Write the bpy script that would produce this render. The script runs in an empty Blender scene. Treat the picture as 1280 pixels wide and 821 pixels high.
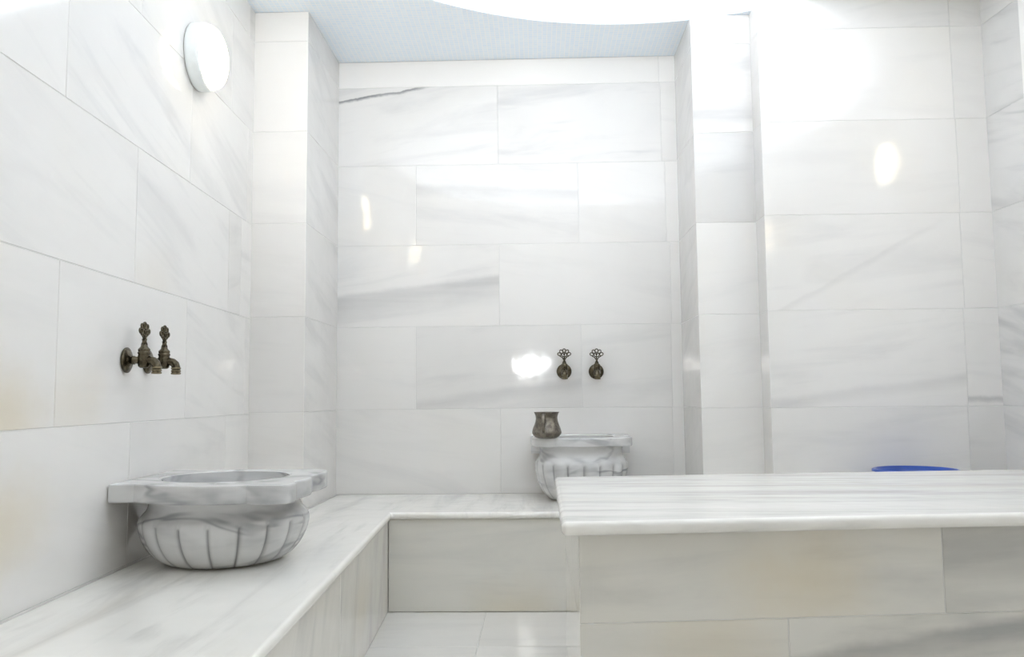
import bpy, bmesh, math, random
from mathutils import Vector, Matrix
random.seed(11)
PI = math.pi
C = bpy.context.scene.collection
V = Vector

# ------------------------------------------------------------------ room dimensions (metres)
YN, YP, YQ = 3.9588, 3.4055, 3.5335          # niche wall, outer back walls, middle pier
XA, XC, XD = -0.9722, 0.6992, 0.9578         # niche left side, niche right side, pier step
ZC = 2.53                                    # ceiling
ZB = 0.393                                   # bench top
YF = -1.35                                   # wall behind the camera
def xw(y): return -1.2058 - 0.0442 * (y - YP)      # left wall
def xb(y): return -0.5902 - 0.0437 * (y - 3.3242)  # bench front edge
def xr(y): return 1.894 - 0.063 * (y - YP)         # right wall

# ------------------------------------------------------------------ node helpers
def new_mat(name):
    m = bpy.data.materials.new(name); m.use_nodes = True
    nt = m.node_tree; nt.nodes.clear()
    out = nt.nodes.new('ShaderNodeOutputMaterial')
    b = nt.nodes.new('ShaderNodeBsdfPrincipled')
    nt.links.new(b.outputs[0], out.inputs[0])
    return m, nt, b
class N:
    def __init__(s, nt): s.nt = nt
    def link(s, a, b):
        if hasattr(a, 'is_output'): s.nt.links.new(a, b)
        else: b.default_value = a
    def math(s, op, a, b=0.0, c=None, clamp=False):
        n = s.nt.nodes.new('ShaderNodeMath'); n.operation = op; n.use_clamp = clamp
        s.link(a, n.inputs[0]); s.link(b, n.inputs[1])
        if c is not None: s.link(c, n.inputs[2])
        return n.outputs[0]
    def vmath(s, op, a, b):
        n = s.nt.nodes.new('ShaderNodeVectorMath'); n.operation = op
        s.link(a, n.inputs[0]); s.link(b, n.inputs[1]); return n.outputs[0]
    def attr(s, name):
        n = s.nt.nodes.new('ShaderNodeAttribute'); n.attribute_name = name; return n.outputs['Vector']
    def sep(s, v):
        n = s.nt.nodes.new('ShaderNodeSeparateXYZ'); s.link(v, n.inputs[0]); return n.outputs
    def comb(s, x, y, z):
        n = s.nt.nodes.new('ShaderNodeCombineXYZ')
        s.link(x, n.inputs[0]); s.link(y, n.inputs[1]); s.link(z, n.inputs[2]); return n.outputs[0]
    def noise(s, v, scale, detail=4, rough=.55, dist=0.0):
        n = s.nt.nodes.new('ShaderNodeTexNoise'); s.link(v, n.inputs['Vector'])
        n.inputs['Scale'].default_value = scale; n.inputs['Detail'].default_value = detail
        n.inputs['Roughness'].default_value = rough; n.inputs['Distortion'].default_value = dist
        return n.outputs[0]
    def ramp(s, f, a, b, smooth=True):
        n = s.nt.nodes.new('ShaderNodeMapRange'); n.interpolation_type = 'SMOOTHSTEP' if smooth else 'LINEAR'
        s.link(f, n.inputs[0]); s.link(a, n.inputs[1]); s.link(b, n.inputs[2])
        return n.outputs[0]
    def mix(s, f, a, b):
        n = s.nt.nodes.new('ShaderNodeMix'); n.data_type = 'RGBA'
        s.link(f, n.inputs[0]); s.link(a, n.inputs[6]); s.link(b, n.inputs[7]); return n.outputs[2]
    def bump(s, h, strength, dist):
        n = s.nt.nodes.new('ShaderNodeBump'); s.link(h, n.inputs['Height'])
        n.inputs['Strength'].default_value = strength; n.inputs['Distance'].default_value = dist
        return n.outputs[0]

def rgba(c): return (c[0], c[1], c[2], 1.0)

# polished marble tiles: every tile carries its own seed, tone, vein angle, band and stain
def mat_tile(name, base, vein=(.46, .46, .47), warm=(.70, .60, .42), rough=.075):
    m, nt, b = new_mat(name); n = N(nt)
    uv = n.sep(n.attr('tile_uv')); seed = n.attr('tile_seed')
    pr = n.sep(n.attr('tile_look')); bd = n.sep(n.attr('tile_band')); bw = n.sep(n.attr('tile_edge')); st = n.sep(n.attr('tile_stain'))
    tone, amt, ang = pr[0], pr[1], pr[2]
    ca, sa = n.math('COSINE', ang), n.math('SINE', ang)
    x = n.math('ADD', n.math('MULTIPLY', uv[0], ca), n.math('MULTIPLY', uv[1], sa))
    y = n.math('SUBTRACT', n.math('MULTIPLY', uv[1], ca), n.math('MULTIPLY', uv[0], sa))
    p = n.vmath('ADD', n.comb(n.math('MULTIPLY', x, 1.0), n.math('MULTIPLY', y, 5.5), 0.0), seed)
    s1 = n.ramp(n.noise(p, 1.5, 5, .55, .5), .47, .74)
    p2 = n.vmath('ADD', n.comb(n.math('MULTIPLY', x, 1.7), n.math('MULTIPLY', y, 17.0), 3.0), seed)
    s2 = n.ramp(n.noise(p2, 1.6, 3, .5, .35), .58, .82)
    s3 = n.ramp(n.noise(n.vmath('ADD', n.comb(x, y, 7.0), seed), 3.0, 3, .5, 0), .4, .75)
    f = n.math('MULTIPLY', n.math('ADD', n.math('MULTIPLY', s1, .62), n.math('ADD', n.math('MULTIPLY', s2, .34), n.math('MULTIPLY', s3, .16))), amt, clamp=True)
    col = n.mix(f, rgba(base), rgba(vein))
    # one explicit vein: v = v0 + slope*u, with sharp upper edge and softer lower edge
    wob = n.math('MULTIPLY', n.math('SUBTRACT', n.noise(n.vmath('ADD', n.comb(uv[0], uv[1], 1.0), seed), 7, 4, .6, 0), .5), .035)
    d = n.math('ADD', n.math('SUBTRACT', uv[1], n.math('ADD', bd[0], n.math('MULTIPLY', bd[1], uv[0]))), wob)
    up = n.ramp(d, bw[0], 0.0)                        # fades above
    lo = n.ramp(n.math('MULTIPLY', d, -1.0), bw[1], 0.0)
    uf = n.math('MULTIPLY', n.ramp(uv[0], bw[2], n.math('SUBTRACT', bw[2], .22)), 1.0)
    brk = n.math('ADD', .45, n.math('MULTIPLY', .75, n.noise(n.vmath('ADD', n.comb(n.math('MULTIPLY', uv[0], .6), n.math('MULTIPLY', uv[1], 7.0), 5.0), seed), 5, 3, .6, 0)))
    g = n.math('MULTIPLY', n.math('MULTIPLY', n.math('MULTIPLY', n.math('MULTIPLY', up, lo), bd[2]), uf), brk, clamp=True)
    col = n.mix(g, col, rgba((.20, .205, .215)))
    dx, dy = n.math('SUBTRACT', uv[0], st[0]), n.math('MULTIPLY', n.math('SUBTRACT', uv[1], st[1]), 1.6)
    r = n.math('SQRT', n.math('ADD', n.math('MULTIPLY', dx, dx), n.math('MULTIPLY', dy, dy)))
    r = n.math('ADD', r, n.math('MULTIPLY', n.math('SUBTRACT', n.noise(n.comb(uv[0], uv[1], 2.0), 6, 4, .6, 0), .5), .2))
    col = n.mix(n.math('MULTIPLY', n.ramp(r, .26, 0.0), st[2], clamp=True), col, rgba(warm))
    # faint cream patches and grains of crystal
    wv = n.ramp(n.noise(n.vmath('ADD', n.comb(uv[0], uv[1], 9.0), seed), 2.2, 2, .5, 0), .5, .8)
    col = n.mix(n.math('MULTIPLY', wv, .10), col, rgba((.80, .74, .60)))
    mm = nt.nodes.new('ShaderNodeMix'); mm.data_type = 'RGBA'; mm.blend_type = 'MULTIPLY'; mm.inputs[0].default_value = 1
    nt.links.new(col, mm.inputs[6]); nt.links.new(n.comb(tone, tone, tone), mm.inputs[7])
    nt.links.new(mm.outputs[2], b.inputs['Base Color'])
    b.inputs['Roughness'].default_value = rough
    b.inputs['Specular IOR Level'].default_value = .45
    pb = n.vmath('ADD', n.comb(uv[0], uv[1], 0.0), seed)
    h = n.math('ADD', n.noise(pb, 5.0, 2, .5, 0), n.math('MULTIPLY', n.noise(pb, 24.0, 2, .5, 0), .10))
    nt.links.new(n.bump(h, .10, .02), b.inputs['Normal'])
    return m

# solid marble blocks: streaks stretched along one axis of the object
def mat_block(name, base, vein, stretch, amt=1.0, warm=.12, rough=.12, lo=.45, hi=.75, fine=.4, bumps=.08):
    m, nt, b = new_mat(name); n = N(nt)
    tc = nt.nodes.new('ShaderNodeTexCoord')
    p = n.vmath('MULTIPLY', tc.outputs['Object'], tuple(stretch))
    s1 = n.ramp(n.noise(p, 1.5, 5, .58, .6), lo, hi)
    s2 = n.ramp(n.noise(n.vmath('MULTIPLY', p, (2.1, 2.7, 2.3)), 2.0, 4, .55, .4), .55, .80)
    f = n.math('MULTIPLY', n.math('ADD', n.math('MULTIPLY', s1, .7), n.math('MULTIPLY', s2, fine)), amt, clamp=True)
    col = n.mix(f, rgba(base), rgba(vein))
    w = n.ramp(n.noise(n.vmath('ADD', p, (4.2, 7.7, 1.3)), 1.1, 3, .5, .3), .5, .8)
    col = n.mix(n.math('MULTIPLY', w, warm), col, rgba((.78, .69, .50)))
    nt.links.new(col, b.inputs['Base Color'])
    b.inputs['Roughness'].default_value = rough; b.inputs['Specular IOR Level'].default_value = .45
    nt.links.new(n.bump(n.noise(tc.outputs['Object'], 6, 2, .5, 0), bumps, .02), b.inputs['Normal'])
    return m

# basin stone: cloudy white with meandering grey veins
def mat_basin(name, base=(.66, .66, .655)):
    m, nt, b = new_mat(name); n = N(nt)
    tc = nt.nodes.new('ShaderNodeTexCoord'); p = tc.outputs['Object']
    rot = nt.nodes.new('ShaderNodeMapping'); rot.inputs['Rotation'].default_value = (.5, .55, .3); rot.inputs['Scale'].default_value = (1.0, 1.2, 3.4)
    nt.links.new(p, rot.inputs['Vector']); q = rot.outputs[0]
    cloud = n.ramp(n.noise(q, 3.6, 3, .5, .3), .42, .76)
    wv = n.noise(q, 2.6, 3, .5, .5)
    vein = n.ramp(n.math('ABSOLUTE', n.math('SUBTRACT', wv, .52)), .05, 0.0)
    msk = n.ramp(n.noise(p, 5.0, 2, .5, 0), .34, .60)
    f = n.math('ADD', n.math('MULTIPLY', cloud, .55), n.math('MULTIPLY', n.math('MULTIPLY', vein, msk), .62), clamp=True)
    col = n.mix(f, rgba(base), rgba((.25, .255, .27)))
    gr = n.sep(n.attr('groove'))[0]                     # shade of the carved grooves, painted into the colour
    col = n.mix(n.math('MULTIPLY', gr, .72, clamp=True), col, rgba((.17, .17, .18)))
    nt.links.new(col, b.inputs['Base Color'])
    b.inputs['Roughness'].default_value = .16; b.inputs['Specular IOR Level'].default_value = .5
    nt.links.new(n.bump(n.noise(p, 14, 3, .5, 0), .10, .01), b.inputs['Normal'])
    return m

def mat_simple(name, col, rough=.5, metal=0.0, spec=.5, vary=0.0, scale=30, bumps=0.0):
    m, nt, b = new_mat(name); n = N(nt)
    tc = nt.nodes.new('ShaderNodeTexCoord')
    nz = n.noise(tc.outputs['Object'], scale, 4, .6, .2)
    col2 = tuple(c * (1 - vary) for c in col)
    nt.links.new(n.mix(n.ramp(nz, .35, .7), rgba(col), rgba(col2)), b.inputs['Base Color'])
    b.inputs['Roughness'].default_value = rough; b.inputs['Metallic'].default_value = metal
    b.inputs['Specular IOR Level'].default_value = spec
    if bumps: nt.links.new(n.bump(nz, bumps, .004), b.inputs['Normal'])
    return m

def mat_mosaic():
    m, nt, b = new_mat('mosaic'); n = N(nt)
    tc = nt.nodes.new('ShaderNodeTexCoord')
    br = nt.nodes.new('ShaderNodeTexBrick'); br.offset = 0.0; br.squash = 1.0
    nt.links.new(tc.outputs['Object'], br.inputs['Vector'])
    for k, v in (('Scale', 1.0), ('Mortar Size', .0016), ('Mortar Smooth', .1), ('Bias', 0.0), ('Brick Width', .022), ('Row Height', .022)):
        br.inputs[k].default_value = v
    br.inputs['Color1'].default_value = (.78, .88, .985, 1); br.inputs['Color2'].default_value = (.83, .91, .985, 1)
    br.inputs['Mortar'].default_value = (.92, .93, .94, 1)
    nt.links.new(br.outputs['Color'], b.inputs['Base Color'])
    b.inputs['Roughness'].default_value = .22
    return m

def mat_emit(name, col, strength):
    m, nt, b = new_mat(name)
    b.inputs['Base Color'].default_value = rgba((.9, .9, .88)); b.inputs['Roughness'].default_value = .3
    b.inputs['Emission Color'].default_value = rgba(col); b.inputs['Emission Strength'].default_value = strength
    return m

TILE = mat_tile('wall_marble', (.825, .808, .785))
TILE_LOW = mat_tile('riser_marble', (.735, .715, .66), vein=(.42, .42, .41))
TILE_FLOOR = mat_tile('floor_marble', (.77, .755, .72))
GROUT = mat_simple('grout', (.72, .72, .70), .6, vary=.08)
TOPM = mat_block('tabletop_marble', (.87, .855, .81), (.42, .41, .39), (.8, 9.0, 3.0), amt=.75, warm=.22)
BENCHM = mat_block('bench_marble', (.86, .845, .80), (.50, .49, .475), (5.0, .55, 3.0), amt=.8, warm=.16)
BASIN = mat_basin('basin_marble')
BRONZE = mat_simple('antique_bronze', (.135, .115, .080), .27, 1.0, .5, .6, 60, .4)
BRONZE_LIGHT = mat_simple('worn_brass', (.27, .23, .15), .28, 1.0, .5, .6, 90, .3)
COPPER = mat_simple('tinned_copper', (.25, .225, .19), .34, 1.0, .5, .5, 60, .8)
WHITEP = mat_simple('white_plastic', (.86, .90, .90), .3, vary=.03)
BLUEP = mat_simple('blue_plastic', (.03, .09, .42), .3, vary=.1)
MOSAIC = mat_mosaic()
WHITEW = mat_simple('white_plaster', (.85, .86, .88), .5, vary=.03)
LAMP_GLOW = mat_emit('lamp_glass', (1.0, .85, .57), 12.5)

# ------------------------------------------------------------------ mesh collecting
ATTRS = ('tile_uv', 'tile_seed', 'tile_look', 'tile_band', 'tile_edge', 'tile_stain')
class MB:
    def __init__(s): s.v = []; s.f = []; s.mi = []; s.a = {k: {} for k in ATTRS + ('groove',)}; s.sm = []
    def quad(s, pts, mi=0, smooth=False):
        b = len(s.v); s.v += [tuple(p) for p in pts]; s.f.append(list(range(b, b + len(pts)))); s.mi.append(mi); s.sm.append(smooth)
        return b
    def grid(s, rows, closed_u=True, mi=0, smooth=True, groove=None):
        b = len(s.v); nu = len(rows[0])
        for r in rows: s.v += [tuple(p) for p in r]
        if groove:
            k = b
            for r in groove:
                for g in r: s.a['groove'][k] = (g, g, g); k += 1
        for i in range(len(rows) - 1):
            for j in range(nu if closed_u else nu - 1):
                j2 = (j + 1) % nu
                s.f.append([b + i * nu + j, b + i * nu + j2, b + (i + 1) * nu + j2, b + (i + 1) * nu + j]); s.mi.append(mi); s.sm.append(smooth)
        return b
    def box(s, x0, x1, y0, y1, z0, z1, mi=0):
        P = [(x, y, z) for x in (x0, x1) for y in (y0, y1) for z in (z0, z1)]
        b = len(s.v); s.v += P
        for q in ((0, 1, 3, 2), (4, 6, 7, 5), (0, 4, 5, 1), (2, 3, 7, 6), (0, 2, 6, 4), (1, 5, 7, 3)):
            s.f.append([b + i for i in q]); s.mi.append(mi); s.sm.append(False)
    def lathe(s, prof, n=48, c=(0, 0, 0), axis='Z', mi=0, cap0=False, cap1=False):
        rows = []
        for r, z in prof:
            row = []
            for k in range(n):
                t = 2 * PI * k / n; a, b_ = r * math.cos(t), r * math.sin(t)
                p = (a, b_, z) if axis == 'Z' else ((z, a, b_) if axis == 'X' else (b_, z, a))
                row.append((c[0] + p[0], c[1] + p[1], c[2] + p[2]))
            rows.append(row)
        b = s.grid(rows, True, mi)
        if cap0: s.f.append(list(range(b, b + n))[::-1]); s.mi.append(mi); s.sm.append(False)
        if cap1:
            e = b + n * (len(prof) - 1); s.f.append(list(range(e, e + n))); s.mi.append(mi); s.sm.append(False)
    def tube(s, pts, rad, n=12, mi=0, caps=True, flat=None):
        pts = [V(p) for p in pts]; rows = []
        up = V((0, 0, 1))
        for i, p in enumerate(pts):
            t = (pts[min(i + 1, len(pts) - 1)] - pts[max(i - 1, 0)]).normalized()
            a = t.cross(up)
            if a.length < .05: a = t.cross(V((1, 0, 0)))
            a.normalize(); c = a.cross(t).normalized(); up = c
            r = rad[i] if isinstance(rad, (list, tuple)) else rad
            ra, rc = (r, r) if not flat else (r * flat[0], r * flat[1])
            rows.append([p + a * ra * math.cos(2 * PI * k / n) + c * rc * math.sin(2 * PI * k / n) for k in range(n)])
        b = s.grid(rows, True, mi)
        if caps:
            s.f.append(list(range(b, b + n))); s.mi.append(mi); s.sm.append(False)
            e = b + n * (len(pts) - 1); s.f.append(list(range(e, e + n))[::-1]); s.mi.append(mi); s.sm.append(False)
    def build(s, name, mats, parent=None, fix=True, bevel=None):
        me = bpy.data.meshes.new(name); me.from_pydata(s.v, [], s.f)
        for m in (mats if isinstance(mats, (list, tuple)) else [mats]): me.materials.append(m)
        for p, mi, sm in zip(me.polygons, s.mi, s.sm): p.material_index = mi; p.use_smooth = sm
        for k, d in s.a.items():
            if d:
                at = me.attributes.new(k, 'FLOAT_VECTOR', 'POINT')
                for i, val in d.items(): at.data[i].vector = val
        if fix:
            bm = bmesh.new(); bm.from_mesh(me); bmesh.ops.recalc_face_normals(bm, faces=bm.faces); bm.to_mesh(me); bm.free()
        me.update()
        o = bpy.data.objects.new(name, me); C.objects.link(o)
        if parent: o.parent = parent
        if bevel:
            md = o.modifiers.new('bevel', 'BEVEL'); md.width = bevel[0]; md.segments = bevel[1]; md.limit_method = 'ANGLE'; md.angle_limit = math.radians(50)
        return o

def tag(o, label=None, cat=None, group=None, kind=None):
    if label: o['label'] = label
    if cat: o['category'] = cat
    if group: o['group'] = group
    if kind: o['kind'] = kind
    return o
def empty(name, loc, label, cat, group=None, rz=0.0):
    o = bpy.data.objects.new(name, None); C.objects.link(o); o.empty_display_size = .05
    o.location = loc; o.rotation_euler.z = rz
    return tag(o, label, cat, group)
def copy_tree(o, parent=None):
    c = o.copy(); C.objects.link(c)
    if parent: c.parent = parent
    for ch in list(o.children): copy_tree(ch, c)
    return c

# ------------------------------------------------------------------ tiled faces
CH = .0014; GAP = .0006; DEP = .0017
def one_tile(mb, O, U, W, Nn, u0, u1, v0, v1, look=None):
    look = look or {}
    tone = look.get('tone', random.uniform(.955, 1.02)); amt = .8 * look.get('amt', random.choice((.25, .4, .55, .7)))
    ang = look.get('ang', random.uniform(-.22, .22))
    band = look.get('band', (0, 0, 0)); edge = look.get('edge', (.02, .05, 9.0)); stain = look.get('stain', (0, 0, 0))
    seed = look.get('seed', (random.uniform(0, 50), random.uniform(0, 50), random.uniform(0, 50)))
    P = lambda u, v, d: O + U * u + W * v + Nn * d
    ins = GAP + CH
    corners = [(u0, v0), (u1, v0), (u1, v1), (u0, v1)]
    inn = [(u0 + ins, v0 + ins), (u1 - ins, v0 + ins), (u1 - ins, v1 - ins), (u0 + ins, v1 - ins)]
    out = [(u0 + GAP, v0 + GAP), (u1 - GAP, v0 + GAP), (u1 - GAP, v1 - GAP), (u0 + GAP, v1 - GAP)]
    b = len(mb.v)
    mb.v += [tuple(P(u, v, 0)) for u, v in inn] + [tuple(P(u, v, -DEP)) for u, v in out]
    mb.f.append([b, b + 1, b + 2, b + 3]); mb.mi.append(0); mb.sm.append(False)
    for k in range(4):
        k2 = (k + 1) % 4
        mb.f.append([b + 4 + k, b + 4 + k2, b + k2, b + k]); mb.mi.append(0); mb.sm.append(False)
    for k in range(8):
        u, v = (inn + out)[k]
        vals = ((u - u0, v - v0, 0), seed, (tone, amt, ang), band, edge, stain)
        for key, val in zip(ATTRS, vals): mb.a[key][b + k] = val
def tile_face(mb, O, U, W, u0, u1, rows, looks=None, thick=.05):
    """rows: list of (v0, v1, [joints]).  Outward normal is U x W."""
    O, U, W = V(O), V(U).normalized(), V(W).normalized(); Nn = U.cross(W).normalized()
    for r, (v0, v1, js) in enumerate(rows):
        us = [u0] + [j for j in sorted(js) if u0 + .004 < j < u1 - .004] + [u1]
        for c in range(len(us) - 1):
            one_tile(mb, O, U, W, Nn, us[c], us[c + 1], v0, v1, (looks or {}).get((r, c)))
    z0, z1 = rows[0][0], rows[-1][1]
    P = lambda u, v, d: O + U * u + W * v + Nn * d
    b = len(mb.v)
    for d in (-DEP, -thick):
        mb.v += [tuple(P(u, v, d)) for u, v in ((u0 + .003, z0 + .002), (u1 - .003, z0 + .002), (u1 - .003, z1 - .002), (u0 + .003, z1 - .002))]
    for q in ((0, 1, 2, 3), (7, 6, 5, 4), (0, 4, 5, 1), (1, 5, 6, 2), (2, 6, 7, 3), (3, 7, 4, 0)):
        mb.f.append([b + i for i in q]); mb.mi.append(1); mb.sm.append(False)
def wall(name, mb, mats=(None, None), fix=False):
    o = mb.build(name, [mats[0] or TILE, mats[1] or GROUT], fix=fix)
    return tag(o, kind='structure')
Z = V((0, 0, 1))
ZR = [ZB, .797, 1.197, 1.597, 1.997, 2.397, ZC]          # courses on the back walls
ZL = [ZB, .791, 1.191, 1.591, 1.991, 2.391, ZC]          # courses on the left wall
def courses(zs, js): return [(zs[i], zs[i + 1], js[i]) for i in range(len(zs) - 1)]
def floorcourse(rows, js=()): return [(0.0, rows[0][0], list(js))] + rows

# back of the niche
mb = MB()
rows = courses(ZR, [[-.178, .645], [-.585, .216, .648], [-.178, .652], [-.585, .213, .638], [-.178, .625], [.62]])
looks = {
    (0, 0): dict(tone=1.0, amt=.3), (0, 1): dict(tone=.99, amt=.25), (0, 2): dict(tone=1.03, amt=.1),
    (1, 0): dict(tone=1.0, amt=.2), (1, 1): dict(tone=.96, amt=.6, ang=.12, band=(.02, .13, .22), edge=(.04, .06, 9)), (1, 2): dict(tone=.99, amt=.3), (1, 3): dict(tone=1.04, amt=.1),
    (2, 0): dict(tone=1.0, amt=.45, ang=.12, band=(.135, .125, .34), edge=(.03, .17, 9)), (2, 1): dict(tone=1.0, amt=.25), (2, 2): dict(tone=1.04, amt=.3),
    (3, 0): dict(tone=1.0, amt=.25), (3, 1): dict(tone=1.0, amt=.55, ang=-.1, band=(.29, -.05, .2), edge=(.03, .06, 9)), (3, 2): dict(tone=1.02, amt=.2), (3, 3): dict(tone=1.06, amt=.1),
    (4, 0): dict(tone=1.02, amt=.5, ang=.16, band=(.332, .15, 1.0), edge=(.006, .016, .55)), (4, 1): dict(tone=1.0, amt=.7, ang=.05), (4, 2): dict(tone=1.03, amt=.5),
    (5, 0): dict(tone=1.12, amt=0), (5, 1): dict(tone=1.12, amt=0)}
tile_face(mb, (0, YN, 0), (1, 0, 0), Z, XA - .006, XC + .006, floorcourse(rows), {(r + 1, c): l for (r, c), l in looks.items()})
wall('wall_niche', mb)

# left pier: front face and the left side of the niche
mb = MB()
rows = courses(ZR, [[], [], [], [], [], []])
tile_face(mb, (0, YP, 0), (1, 0, 0), Z, xw(YP) - .006, XA, floorcourse(rows), {(i, 0): dict(tone=(1.0, 1.0, .98, 1.02, 1.04, 1.04, 1.04)[i], amt=(.2, .3, .3, .25, .2, .1, .1)[i]) for i in range(7)})
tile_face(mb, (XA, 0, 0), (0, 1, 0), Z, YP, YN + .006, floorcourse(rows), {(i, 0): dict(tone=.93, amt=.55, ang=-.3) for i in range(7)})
wall('wall_pier', mb)

# right side of the niche and the middle pier
mb = MB()
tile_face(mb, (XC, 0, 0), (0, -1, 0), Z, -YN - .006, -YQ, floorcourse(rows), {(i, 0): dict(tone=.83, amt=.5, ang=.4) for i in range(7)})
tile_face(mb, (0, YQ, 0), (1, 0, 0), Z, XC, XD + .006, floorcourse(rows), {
    (1, 0): dict(tone=.98, amt=.3), (2, 0): dict(tone=1.0, amt=.3), (3, 0): dict(tone=1.0, amt=.25), (4, 0): dict(tone=.85, amt=.4, ang=0.0, seed=(3, 3, 3)),
    (5, 0): dict(tone=1.0, amt=1.0, ang=0.03, band=(.07, 0, .3), edge=(.10, .05, 9)), (6, 0): dict(tone=1.06, amt=0)})
wall('wall_back_middle', mb)

# outer right wall of the back, with its narrow return
mb = MB()
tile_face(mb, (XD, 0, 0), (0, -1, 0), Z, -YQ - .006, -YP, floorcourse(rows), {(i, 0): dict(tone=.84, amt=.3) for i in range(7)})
rows = courses(ZR, [[1.751], [1.755], [1.762], [1.766], [1.763], [1.763]])
tile_face(mb, (0, YP, 0), (1, 0, 0), Z, XD, xr(YP) + .008, floorcourse(rows), {
    (1, 0): dict(tone=.98, amt=.35, ang=.05), (1, 1): dict(tone=.95, amt=.4), (2, 0): dict(tone=1.0, amt=.45, ang=.10, band=(.02, .12, .16), edge=(.03, .05, 9)),
    (2, 1): dict(tone=1.0, amt=.4, band=(.03, 0, .5), edge=(.02, .02, 9)), (3, 0): dict(tone=1.0, amt=.35, ang=.1, band=(-.03, .55, .10), edge=(.015, .03, .78)),
    (3, 1): dict(tone=1.0, amt=.4), (4, 0): dict(tone=1.0, amt=.2), (4, 1): dict(tone=1.0, amt=.2), (5, 0): dict(tone=1.03, amt=.25), (5, 1): dict(tone=1.0, amt=.2)})
wall('wall_back', mb)

# left wall
UL = V((-0.0442, 1, 0)).normalized(); kL = 1 / UL.y
mb = MB()
jl = lambda ys: [y * kL for y in ys]
A_ = [-1.3, -.49, .31, 1.11, 1.91, 2.71, 3.335]; B_ = [-.89, -.09, .71, 1.51, 2.31, 3.12]
rows = courses(ZL, [jl(B_), jl(A_), jl(B_ + [3.27]), jl(A_), jl(B_), jl(A_)])
lk = {}
base_c = 3 + 1   # column just left of the joint at 1.91 / 2.31 is index 4 in both families
lk[(1, 4)] = dict(tone=1.0, amt=.25, stain=(.22, .2, .5)); lk[(1, 5)] = dict(tone=.98, amt=.35)
lk[(2, 4)] = dict(tone=.99, amt=.3, stain=(.60, .03, .55)); lk[(2, 5)] = dict(tone=1.0, amt=.25, stain=(.10, .06, .25)); lk[(2, 6)] = dict(tone=.99, amt=.5, ang=-.25)
lk[(3, 4)] = dict(tone=1.0, amt=.3, ang=-.25); lk[(3, 5)] = dict(tone=1.0, amt=.45, ang=-.3, stain=(.15, .02, .15)); lk[(3, 6)] = dict(tone=.95, amt=.5)
lk[(4, 4)] = dict(tone=1.02, amt=.35, ang=-.45); lk[(4, 5)] = dict(tone=1.0, amt=.6, ang=-.3); lk[(4, 6)] = dict(tone=1.0, amt=.4, ang=-.3)
lk[(5, 4)] = dict(tone=.97, amt=.7, ang=-.45); lk[(5, 5)] = dict(tone=.99, amt=.55, ang=-.35)
tile_face(mb, (xw(0), 0, 0), UL, Z, YF * kL, (YP + .006) * kL, floorcourse(rows, jl(B_)), lk)
wall('wall_left', mb)

# right wall, with a shallow projecting pilaster nearer the camera
UR = V((0.063, -1, 0)).normalized(); kR = 1 / abs(UR.y)
mb = MB()
A_ = [-2.95, -2.15, -1.35, -.55, .25, 1.05]; B_ = [-2.55, -1.75, -.95, -.15, .65]
rows = courses(ZR, [B_, A_, B_, A_, B_, A_])
YPIL = 3.14
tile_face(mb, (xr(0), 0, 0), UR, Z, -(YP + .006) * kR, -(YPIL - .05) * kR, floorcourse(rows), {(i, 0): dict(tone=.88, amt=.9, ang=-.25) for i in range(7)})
NR = UR.cross(Z)
off = V((xr(0), 0, 0)) + NR * .02
tile_face(mb, off, UR, Z, -YPIL * kR, -YF * kR, floorcourse(rows, B_), {(i, 0): dict(tone=1.08, amt=.1) for i in range(7)})
wall('wall_right', mb)

# wall behind the camera
mb = MB()
rows = courses(ZR, [[-.8, 0, .8, 1.6], [-.4, .4, 1.2]] * 3)
tile_face(mb, (0, YF, 0), (-1, 0, 0), Z, -2.25, 1.05, floorcourse(rows))
wall('wall_front', mb)

# floor
mb = MB()
frows = []
y = 2.888 - .4 * 11
fj = [-.615 + .4 * i for i in range(-2, 8)]
while y < 4.0:
    frows.append((y, min(y + .4 if y < 2.8 else 3.34, 4.0) if y < 3.3 else 4.0, fj)); y = frows[-1][1]
tile_face(mb, (0, 0, 0), (1, 0, 0), (0, 1, 0), -1.3, 2.3, frows)
wall('floor', mb, (TILE_FLOOR, GROUT))

# ceiling: pale mosaic slab with a round opening, and the dome above it
DC, DR = V((.42, 2.14)), 1.46
mb = MB(); n = 128
hole, outer = [], []
for k in range(n):
    t = 2 * PI * k / n; d = V((math.cos(t), math.sin(t)))
    hole.append((DC.x + DR * d.x, DC.y + DR * d.y))
    s = min((2.45 - DC.x) / d.x if d.x > 1e-6 else 1e9, (-1.45 - DC.x) / d.x if d.x < -1e-6 else 1e9,
            (4.05 - DC.y) / d.y if d.y > 1e-6 else 1e9, (YF - .1 - DC.y) / d.y if d.y < -1e-6 else 1e9)
    outer.append((DC.x + s * d.x, DC.y + s * d.y))
mb.grid([[(x, y, ZC) for x, y in outer], [(x, y, ZC) for x, y in hole], [(x, y, ZC + .03) for x, y in hole], [(x, y, ZC + .03) for x, y in outer]], True, 0, False)
tag(mb.build('ceiling', [MOSAIC]), kind='structure')
mb = MB(); rows_ = []
for i in range(21):
    a = (PI / 2) * i / 20 * .985
    rows_.append([(DC.x + (DR + .14) * math.cos(a) * math.cos(2 * PI * k / n), DC.y + (DR + .14) * math.cos(a) * math.sin(2 * PI * k / n), ZC + .03 + 1.0 * math.sin(a)) for k in range(n)])
b0 = mb.grid(rows_); mb.f.append(list(range(b0 + 20 * n, b0 + 21 * n))); mb.mi.append(0); mb.sm.append(True)
tag(mb.build('ceiling_dome', [WHITEW]), kind='structure')

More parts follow.
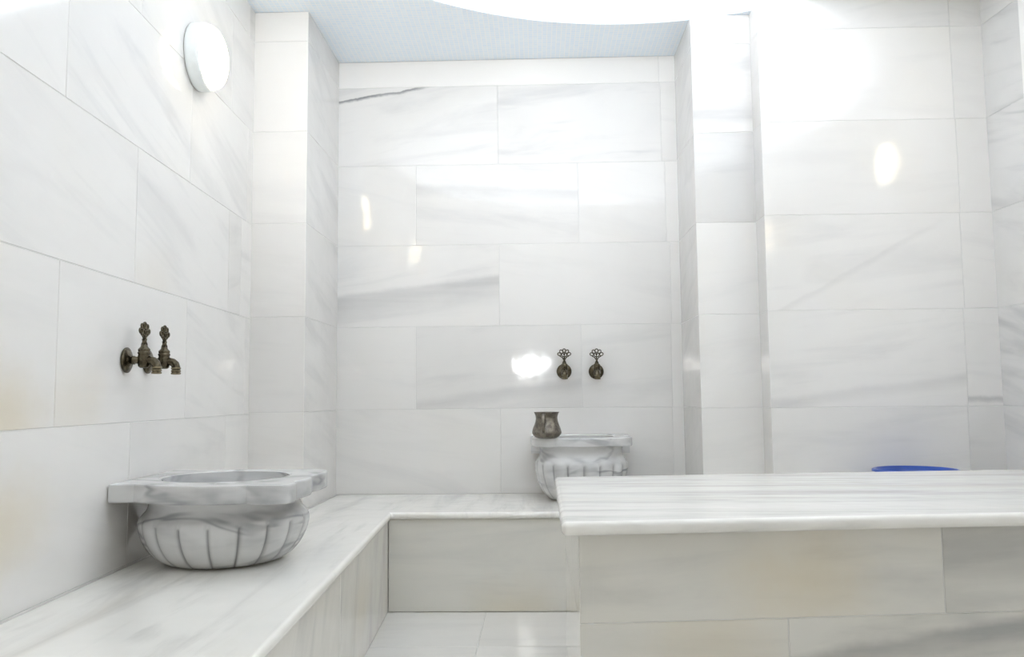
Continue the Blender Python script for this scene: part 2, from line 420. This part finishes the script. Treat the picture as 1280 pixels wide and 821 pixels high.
# ------------------------------------------------------------------ prisms with rounded edges
def prism(name, pts, z0, z1, mat, parent, bev=.008, seg=3):
    mb = MB(); n = len(pts)
    b = len(mb.v); mb.v += [(x, y, z0) for x, y in pts] + [(x, y, z1) for x, y in pts]
    mb.f.append(list(range(n))[::-1]); mb.f.append(list(range(n, 2 * n)))
    for k in range(n):
        k2 = (k + 1) % n; mb.f.append([k, k2, n + k2, n + k])
    mb.mi = [0] * len(mb.f); mb.sm = [False] * len(mb.f)
    return mb.build(name, [mat], parent, bevel=(bev, seg))

# ------------------------------------------------------------------ L-shaped bench along the walls
bench = empty('marble_bench', (0, 0, 0), 'low white marble bench running along the left wall and niche, carrying both basins', 'bench')
E = .003
pts = [(xw(YF + .03) + E, YF + .03), (xb(YF + .03), YF + .03), (xb(3.3242), 3.3242), (.80, 3.3242), (.80, 3.06), (xr(3.06) - .032, 3.06), (xr(YP) - E, YP - E), (XD - E, YP - E),
       (XD - E, YQ - E), (XC - E, YQ - E), (XC - E, YN - E), (XA + E, YN - E), (XA + E, YP - E), (xw(YP) + E, YP - E)]
prism('seat_slab', pts, ZB - .027, ZB, BENCHM, bench, .011, 5)
ins = .015
U2 = V((-0.0437, 1, 0)).normalized(); k2_ = 1 / U2.y
mb = MB()
tile_face(mb, (xb(0) - ins, 0, 0), U2, Z, (YF + .03) * k2_, (3.3242 + ins) * k2_, [(.001, ZB - .0275, [j * k2_ for j in (-.845, -.045, .755, 1.555, 2.355)])],
          {(0, 5): dict(tone=.98, amt=.9, ang=1.2, stain=(.35, .18, .35)), (0, 4): dict(tone=1.0, amt=.8, ang=1.0)}, .03)
mb.build('riser_panel', [TILE_LOW, GROUT], bench, fix=False)
mb = MB()
tile_face(mb, (0, 3.3242 + ins, 0), (1, 0, 0), Z, xb(3.33) - ins, .815, [(.001, ZB - .0275, [])],
          {(0, 0): dict(tone=1.0, amt=.45, ang=0, stain=(.5, .02, .35))}, .03)
mb.build('riser_panel', [TILE_LOW, GROUT], bench, fix=False)
mb = MB()
tile_face(mb, (.815, 0, 0), (0, -1, 0), Z, -(3.3242 + ins), -3.075, [(.001, ZB - .0275, [])], None, .03)
tile_face(mb, (0, 3.075, 0), (1, 0, 0), Z, .815, xr(3.06) - .03, [(.001, ZB - .0275, [])], None, .03)
mb.build('riser_panel', [TILE_LOW, GROUT], bench, fix=False)

# ------------------------------------------------------------------ raised washing platform
plat = empty('marble_platform', (0, 0, 0), 'raised white marble washing platform with thick slab top at the right front', 'platform')
SL = .1009
top = [(.049, 1.81), (1.94, 1.81 + SL * 1.891), (1.890, 2.827 + SL * 1.834), (.056, 2.827)]
prism('slab_top', top, .549, .58, TOPM, plat, .013, 5)
UT = V((1, SL, 0)).normalized(); kT = 1 / UT.x
FB = 1.85 - SL * .088
mb = MB()
rows = [(.001, .154, [.92 * kT, 1.72 * kT]), (.154, .354, [.555 * kT, 1.355 * kT]), (.354, .5485, [.92 * kT, 1.72 * kT])]
tile_face(mb, (0, FB, 0), UT, Z, .088 * kT, 1.925 * kT, rows, {
    (2, 0): dict(tone=1.0, amt=.8, ang=0, seed=(1, 2, 3), stain=(.50, .08, .55)), (2, 1): dict(tone=.97, amt=.8, ang=0, band=(.1, 0, .3), edge=(.12, .06, 9)),
    (1, 0): dict(tone=1.0, amt=.5, ang=0, stain=(.30, .16, .35)), (1, 1): dict(tone=.98, amt=1.0, ang=.12, band=(.10, .13, .55), edge=(.03, .07, 9))}, .03)
mb.build('front_panel', [TILE_LOW, GROUT], plat, fix=False)
mb = MB()
tile_face(mb, (.088, 0, 0), (0, -1, 0), Z, -2.80, -1.85, [(.001, .354, []), (.354, .5485, [-2.3])], {(0, 0): dict(tone=.95, amt=.4, stain=(.9, .1, .4)), (1, 1): dict(tone=.96, amt=.3), (1, 0): dict(tone=.96, amt=.3)}, .03)
mb.build('side_panel', [TILE_LOW, GROUT], plat, fix=False)
mb = MB()
tile_face(mb, (0, 2.80 - SL * .088, 0), -UT, Z, -1.883 * kT, -.088 * kT, [(.001, .5485, [-1.0])], None, .03)
mb.build('back_panel', [TILE_LOW, GROUT], plat, fix=False)

# ------------------------------------------------------------------ carved basins
def smooth_seg(pts, n=8):
    P = [V((a, b)) for a, b in pts]; out = []
    for i in range(len(P) - 1):
        p0, p1, p2, p3 = P[max(i - 1, 0)], P[i], P[i + 1], P[min(i + 2, len(P) - 1)]
        for k in range(n):
            t = k / n
            q = .5 * ((2 * p1) + (p2 - p0) * t + (2 * p0 - 5 * p1 + 4 * p2 - p3) * t * t + (3 * p1 - p0 - 3 * p2 + p3) * t ** 3)
            out.append((q.x, q.y))
    return out
def rim_mesh(mb, outline, hc, hr, z0, z1):
    """slab with a scalloped outline (counter-clockwise) and a round hole"""
    n = len(outline)
    hole = []
    for (x, y) in outline:
        a = math.atan2(y - hc[1], x - hc[0]); hole.append(a)
    ring = lambda r, z: [(hc[0] + r * math.cos(a), hc[1] + r * math.sin(a), z) for a in hole]
    def off(d, z):
        res = []
        for i, (x, y) in enumerate(outline):
            x0, y0 = outline[i - 1]; x1, y1 = outline[(i + 1) % n]
            t = V((x1 - x0, y1 - y0)); t = t.normalized() if t.length > 1e-9 else V((1, 0)); nn = V((t.y, -t.x))
            res.append((x - nn.x * d, y - nn.y * d, z))
        return res
    mb.grid([ring(hr - .004, z0), ring(hr - .004, z1 - .010), ring(hr - .001, z1 - .003), ring(hr + .006, z1), off(.005, z1), off(.0012, z1 - .0015), off(0, z1 - .005), off(0, z0 + .004), off(.003, z0), ring(hr - .004, z0)], True, 0, False)
def bowl_mesh(mb, c, prof, inner, lobes=18, depth=.014, ztop=.140, zs=1.0, phase=0.0):
    n = lobes * 14; rows, gro = [], []
    P = smooth_seg(prof, 6) + [prof[-1]]
    for r, z in P:
        row, g = [], []
        for k in range(n):
            t = 2 * PI * k / n
            w = abs(math.sin(lobes * (t + phase) / 2)); lob = w ** .42
            zt = ztop * zs - .018 * zs * (1 - math.sqrt(max(0, 1 - (1 - w) ** 2)))
            e = max(0.0, min(1.0, (zt - z) / (.010 * zs))); e = e * e * (3 - 2 * e)
            fade = min(1.0, z / (.02 * zs))
            rr = r - depth * (1 - lob) * e * (.35 + .65 * fade) + .004 * e * fade
            row.append((c[0] + rr * math.cos(t), c[1] + rr * math.sin(t), z))
            g.append(max(0.0, 1 - w / .26) * e)
        rows.append(row); gro.append(g)
    b = mb.grid(rows, True, 0, True, gro)
    mb.f.append(list(range(b, b + n))[::-1]); mb.mi.append(0); mb.sm.append(False)
    mb.lathe(inner, 64, (c[0], c[1], 0), 'Z', 0, cap1=False)

# corner-pattern basin: two ears, two side lobes and one front lobe, symmetric about its diagonal
half = [(0.0, .425), (.068, .423)]
sideA = smooth_seg([(.068, .423), (.10, .446), (.14, .466), (.21, .488), (.30, .498), (.36, .492), (.391, .479)], 6)
def densify(pts, step=.012):
    out = []
    for i, p in enumerate(pts):
        q = pts[(i + 1) % len(pts)]; L = math.hypot(q[0] - p[0], q[1] - p[1]); m = max(1, int(L / step))
        for k in range(m): out.append((p[0] + (q[0] - p[0]) * k / m, p[1] + (q[1] - p[1]) * k / m))
    return out
sideR = smooth_seg([(.497, .388), (.507, .365), (.514, .32), (.514, .275), (.503, .232)], 6)
earR = smooth_seg([(.503, .215), (.512, .185), (.516, .13), (.515, .075), (.500, .045), (.470, .022)], 6)
frontC = smooth_seg([(.391, .479), (.42, .491), (.455, .495), (.485, .490), (.503, .474), (.509, .445), (.508, .415), (.497, .388)], 6)
outA = densify([(0, .001), (0, .425)] + sideA + frontC + sideR + earR + [(.44, .008), (.40, 0.0)])
basin1 = empty('washing_basin', (0, 0, 0), 'large ribbed grey veined marble basin on the bench against the left wall', 'basin', 'carved marble basins')
# (p, s) -> local x = p, y = -s
locA = [(p * .985, -s) for p, s in outA]
if sum(locA[i - 1][0] * locA[i][1] - locA[i][0] * locA[i - 1][1] for i in range(len(locA))) < 0: locA.reverse()
mb = MB(); rim_mesh(mb, locA, (.246, -.222), .178, .187, .237); mb.build('rim', [BASIN], basin1)
PROF = [(.115, 0.0), (.158, .003), (.190, .024), (.214, .056), (.228, .090), (.232, .116), (.227, .134), (.214, .150), (.209, .163), (.210, .176), (.214, .1865)]
INN = [(.174, .235), (.173, .19), (.165, .15), (.14, .105), (.10, .075), (.05, .064), (.0, .062)]
mb = MB(); bowl_mesh(mb, (.246, -.222), PROF, INN, phase=.05); mb.build('bowl', [BASIN], basin1)
basin1.location = (xw(2.605) + .009, 2.605, ZB + .001); basin1.rotation_euler.z = math.radians(2.0)

# frontal basin in the niche
sd = smooth_seg([(.15, .212), (.165, .196), (.19, .192), (.24, .210), (.30, .213), (.345, .192), (.375, .150), (.385, .112)], 6)
mid = smooth_seg([(.385, .112), (.405, .085), (.42, .045), (.424, 0), (.42, -.045), (.405, -.085), (.385, -.112)], 6)
outB = densify([(0, -.218), (0, .218), (.15, .218)] + sd + mid + [(p, -s) for p, s in reversed(sd)] + [(.15, -.212), (.15, -.218)])
basin2 = empty('washing_basin', (0, 0, 0), 'smaller ribbed marble basin in the niche with a copper cup on its rim', 'basin', 'carved marble basins')
locB = [(s * 1.04, -p) for p, s in outB]
if sum(locB[i - 1][0] * locB[i][1] - locB[i][0] * locB[i - 1][1] for i in range(len(locB))) < 0: locB.reverse()
mb = MB(); rim_mesh(mb, locB, (0, -.215), .150, .240, .278)
for s in (-1, 1): mb.box(min(s * .2266, s * .170), max(s * .2266, s * .170), -.150, -.002, .198, .242)
mb.build('rim', [BASIN], basin2)
f2 = .885
mb = MB(); bowl_mesh(mb, (0, -.215), [(r * f2, z * 1.288) for r, z in PROF], [(.146, .276), (.145, .23), (.135, .17), (.10, .11), (.05, .085), (0, .08)], zs=1.288, phase=.17); mb.build('bowl', [BASIN], basin2)
basin2.location = (.195, YN - .004, ZB + .001)

# ------------------------------------------------------------------ bronze taps (local: -y points out of the wall)
def make_tap(label):
    t = empty('bronze_tap', (0, 0, 0), label, 'tap', 'antique bronze taps')
    mb = MB(); mb.lathe([(.0, -.015), (.014, -.015), (.017, -.012), (.024, -.010), (.031, -.007), (.036, -.004), (.036, -.001), (.034, 0)], 40, (0, 0, 0), 'Y', cap1=False); mb.build('flange', [BRONZE], t)
    mb = MB()
    mb.lathe([(.010, -.006), (.010, -.018), (.0125, -.019), (.0125, -.024), (.010, -.026), (.010, -.050)], 24, (0, 0, 0), 'Y')
    mb.lathe([(0, -.022), (.010, -.022), (.0145, -.018), (.0165, -.008), (.0165, .010), (.0150, .016), (.0172, .018), (.0172, .022), (.0150, .024), (.0162, .027), (.0162, .031), (.013, .034), (.0095, .038), (.0085, .045), (.0, .045)], 28, (0, -.050, 0), 'Z')
    mb.build('body', [BRONZE], t)
    # spout: forward, then down, with two rings at the mouth
    mb = MB(); pth = [(0, -.052, -.002), (0, -.066, 0), (0, -.076, -.003), (0, -.083, -.009), (0, -.086, -.018), (0, -.086, -.036)]
    mb.tube(pth, [.0105, .0115, .012, .0122, .0122, .0118], 20)
    sp = mb.build('spout', [BRONZE], t)
    mb = MB()
    for z in (-.021, -.029, -.036): mb.lathe([(.011, z - .003), (.0142, z - .0022), (.0142, z + .0022), (.011, z + .003)], 24, (0, -.086, 0), 'Z')
    mb.lathe([(.0118, -.039), (.0085, -.0392), (.0085, -.025)], 24, (0, -.086, 0), 'Z')
    mb.build('mouth_ring', [BRONZE_LIGHT], sp)
    # fretwork fan handle: stem and an openwork crown of five loops
    h = MB()
    h.tube([(0, -.050, .044), (0, -.050, .052), (0, -.050, .060)], [.0095, .0062, .0075], 14, flat=(1, .75))
    def loop(cx, cz, rx, rz, rot, rr=.0024):
        P = []
        for k in range(21):
            a = 2 * PI * k / 20; x, z = rx * math.cos(a), rz * math.sin(a)
            P.append((cx + x * math.cos(rot) - z * math.sin(rot), -.050, cz + x * math.sin(rot) + z * math.cos(rot)))
        h.tube(P, rr, 8, caps=False, flat=(1.5, 1.0))
    for a in (-68, -34, 0, 34, 68):
        ra = math.radians(a); d = .0265
        loop(math.sin(ra) * d * .92, .071 + math.cos(ra) * d, .0068, .0088, -ra)
    for a in (-24, 24):
        ra = math.radians(a); loop(math.sin(ra) * .015, .066 + math.cos(ra) * .012, .0052, .0085, -ra, .0022)
    h.tube([(0, -.050, .056), (0, -.050, .088)], [.0035, .002], 8)
    h.tube([(-.0035, -.050, .056), (-.010, -.050, .066), (-.021, -.050, .072)], .0026, 8)
    h.tube([(.0035, -.050, .056), (.010, -.050, .066), (.021, -.050, .072)], .0026, 8)
    h.build('handle', [BRONZE], t)
    return t
tap = make_tap('bronze tap on the left wall')
tap['label'] = 'bronze tap on the left wall with its round wall flange in full view'
rzl = math.pi / 2 + math.atan(.0442)
def place_tap(o, x, y, z, rz): o.location = (x, y, z); o.rotation_euler.z = rz
place_tap(tap, xw(2.27) + .001, 2.27, .966, rzl)
t2 = copy_tree(tap); t2['label'] = 'bronze tap on the left wall with its flange hidden behind the other tap'
place_tap(t2, xw(2.408) + .001, 2.408, .968, rzl)
t3 = copy_tree(tap); t3['label'] = 'bronze tap on the niche wall above and nearer the copper cup'
place_tap(t3, .131, YN - .001, .972, 0)
t4 = copy_tree(tap); t4['label'] = 'bronze tap on the niche wall farther from the copper cup'
place_tap(t4, .285, YN - .001, .970, 0)

# ------------------------------------------------------------------ copper cup on the niche basin
cup = empty('hammered_cup', (.040, 3.600, ZB + .001 + .279), 'dark hammered copper cup with strap handle standing on the rim of the niche basin', 'cup')
mb = MB()
prof = [(.0, 0), (.040, 0), (.052, .006), (.062, .017), (.0645, .026), (.061, .040), (.054, .058), (.0485, .076), (.0475, .090), (.051, .104), (.055, .111)]
P = smooth_seg(prof[1:], 5) + [prof[-1]]
P = [(0, 0)] + P + [(.0555, .1125), (.0540, .1125)] + [(r - .0022, z) for r, z in reversed(P) if z > .004] + [(.0, .004)]
mb.lathe(P, 56); mb.build('vessel', [COPPER], cup)
mb = MB()
ha = math.radians(-104); hd = V((math.cos(ha), math.sin(ha), 0))
pp = [(.050, .104), (.058, .103), (.067, .094), (.071, .078), (.072, .058), (.0735, .040), (.066, .026)]
mb.tube([hd * r + V((0, 0, z)) for r, z in pp], .0058, 10, flat=(1.3, .6)); mb.build('handle', [COPPER], cup)

# ------------------------------------------------------------------ blue washtub on the bench behind the platform
tub = empty('plastic_tub', (1.452, 3.232, ZB + .001), 'blue plastic tub peeking over the far edge of the platform', 'tub')
mb = MB()
mb.lathe([(x * .93, z * .93) for x, z in [(0, 0), (.118, 0), (.125, .006), (.150, .150), (.155, .174), (.1515, .176), (.146, .150), (.120, .010), (0, .008)]], 64); mb.build('shell', [BLUEP], tub)
mb = MB(); mb.lathe([(x * .93, z * .93) for x, z in [(.152, .1745), (.155, .1795), (.161, .1805), (.167, .178), (.168, .170), (.165, .1695), (.1635, .174), (.157, .1755), (.152, .1745)]], 64); mb.build('rolled_rim', [BLUEP], tub)

# ------------------------------------------------------------------ round wall lamps (local: x points out of the wall)
def make_lamp(label):
    l = empty('wall_lamp', (0, 0, 0), label, 'lamp', 'round wall lamps')
    mb = MB(); mb.lathe([(0, 0), (.110, 0), (.115, .004), (.116, .014), (.116, .044), (.114, .048), (.105, .048)], 64, axis='X'); mb.build('housing', [WHITEP], l)
    mb = MB()
    pr = [(.100, .044), (.1085, .0505)] + [(.1085 * math.cos(a) ** .8 if a < 1.5 else 0.0, .052 + .048 * math.sin(a)) for a in [PI / 2 * i / 14 for i in range(15)]]
    mb.lathe(pr, 64, axis='X'); mb.build('diffuser', [LAMP_GLOW], l)
    return l
lamp = make_lamp('round white glowing lamp high on the left wall above the basin taps')
lamp.location = (xw(2.735) + .001, 2.735, 2.042); lamp.rotation_euler.z = math.atan(.0442)
l2 = copy_tree(lamp); l2['label'] = 'round white glowing lamp on the left wall, the one beside the camera'
l2.location = (xw(1.0) + .001, 1.0, 2.09)
l3 = copy_tree(lamp); l3['label'] = 'round white glowing lamp on the right wall over the platform'
l3.location = (xr(2.48) - .022, 2.48, 2.07); l3.rotation_euler.z = PI - math.atan(.063)
l4 = copy_tree(lamp); l4['label'] = 'round white glowing lamp on the right wall behind the camera'
l4.location = (xr(-.55) - .022, -.55, 2.26); l4.rotation_euler.z = PI - math.atan(.063)

# ------------------------------------------------------------------ lights
def light(name, kind, loc, energy, col, **kw):
    d = bpy.data.lights.new(name, kind); d.energy = energy; d.color = col
    for k, v in kw.items(): setattr(d, k, v)
    o = bpy.data.objects.new(name, d); C.objects.link(o); o.location = loc
    return o
# cove lighting: strips lying on the hidden ledge at the foot of the dome, shining up into it
for k in range(16):
    t = 2 * PI * (k + .5) / 16
    o = light('cove_light', 'AREA', (DC.x + (DR + .055) * math.cos(t), DC.y + (DR + .055) * math.sin(t), ZC + .045), 3.3, (.89, .945, 1.0), shape='RECTANGLE', size=.55, size_y=.05)
    o.rotation_euler = (PI * .94, 0, t + PI / 2)
light('camera_flash', 'POINT', (-.12, -.10, 1.14), 8.0, (1, .98, .94), shadow_soft_size=.05)

# added fill spot, tilted up to brighten the upper walls and soffit
o = light('added_fill_spot', 'SPOT', (-.045, -.14, 1.15), 165, (.93, .965, 1.0), shadow_soft_size=.10, spot_size=math.radians(54), spot_blend=1.0)
o.rotation_euler = (V((-.20, 3.6, 2.70)) - V((-.045, -.14, 1.15))).to_track_quat('-Z', 'Y').to_euler()

w = bpy.data.worlds.new('world'); bpy.context.scene.world = w; w.use_nodes = True
w.node_tree.nodes['Background'].inputs[0].default_value = (.9, .93, 1, 1); w.node_tree.nodes['Background'].inputs[1].default_value = .05

# ------------------------------------------------------------------ camera
yaw, pitch, roll = .0298, .0831, -.0098
fwd = V((-math.sin(yaw) * math.cos(pitch), math.cos(yaw) * math.cos(pitch), math.sin(pitch)))
rx = V((math.cos(yaw), math.sin(yaw), 0)); up = rx.cross(fwd)
c, s = math.cos(roll), math.sin(roll)
r2 = c * rx + s * up; u2 = -s * rx + c * up
cd = bpy.data.cameras.new('camera'); cam = bpy.data.objects.new('camera', cd); C.objects.link(cam)
cd.sensor_fit = 'HORIZONTAL'; cd.sensor_width = 36; cd.lens = 1024.31 / 1280 * 36; cd.clip_start = .02
cam.matrix_world = Matrix(((r2.x, u2.x, -fwd.x, 0), (r2.y, u2.y, -fwd.y, 0), (r2.z, u2.z, -fwd.z, .853), (0, 0, 0, 1)))
sc = bpy.context.scene; sc.camera = cam
sc.view_settings.view_transform = 'Standard'; sc.view_settings.look = 'None'
sc.view_settings.gamma = 1; sc.view_settings.use_curve_mapping = False
sc.view_settings.exposure = 0.0
sc.cycles.max_bounces = 10; sc.cycles.diffuse_bounces = 8
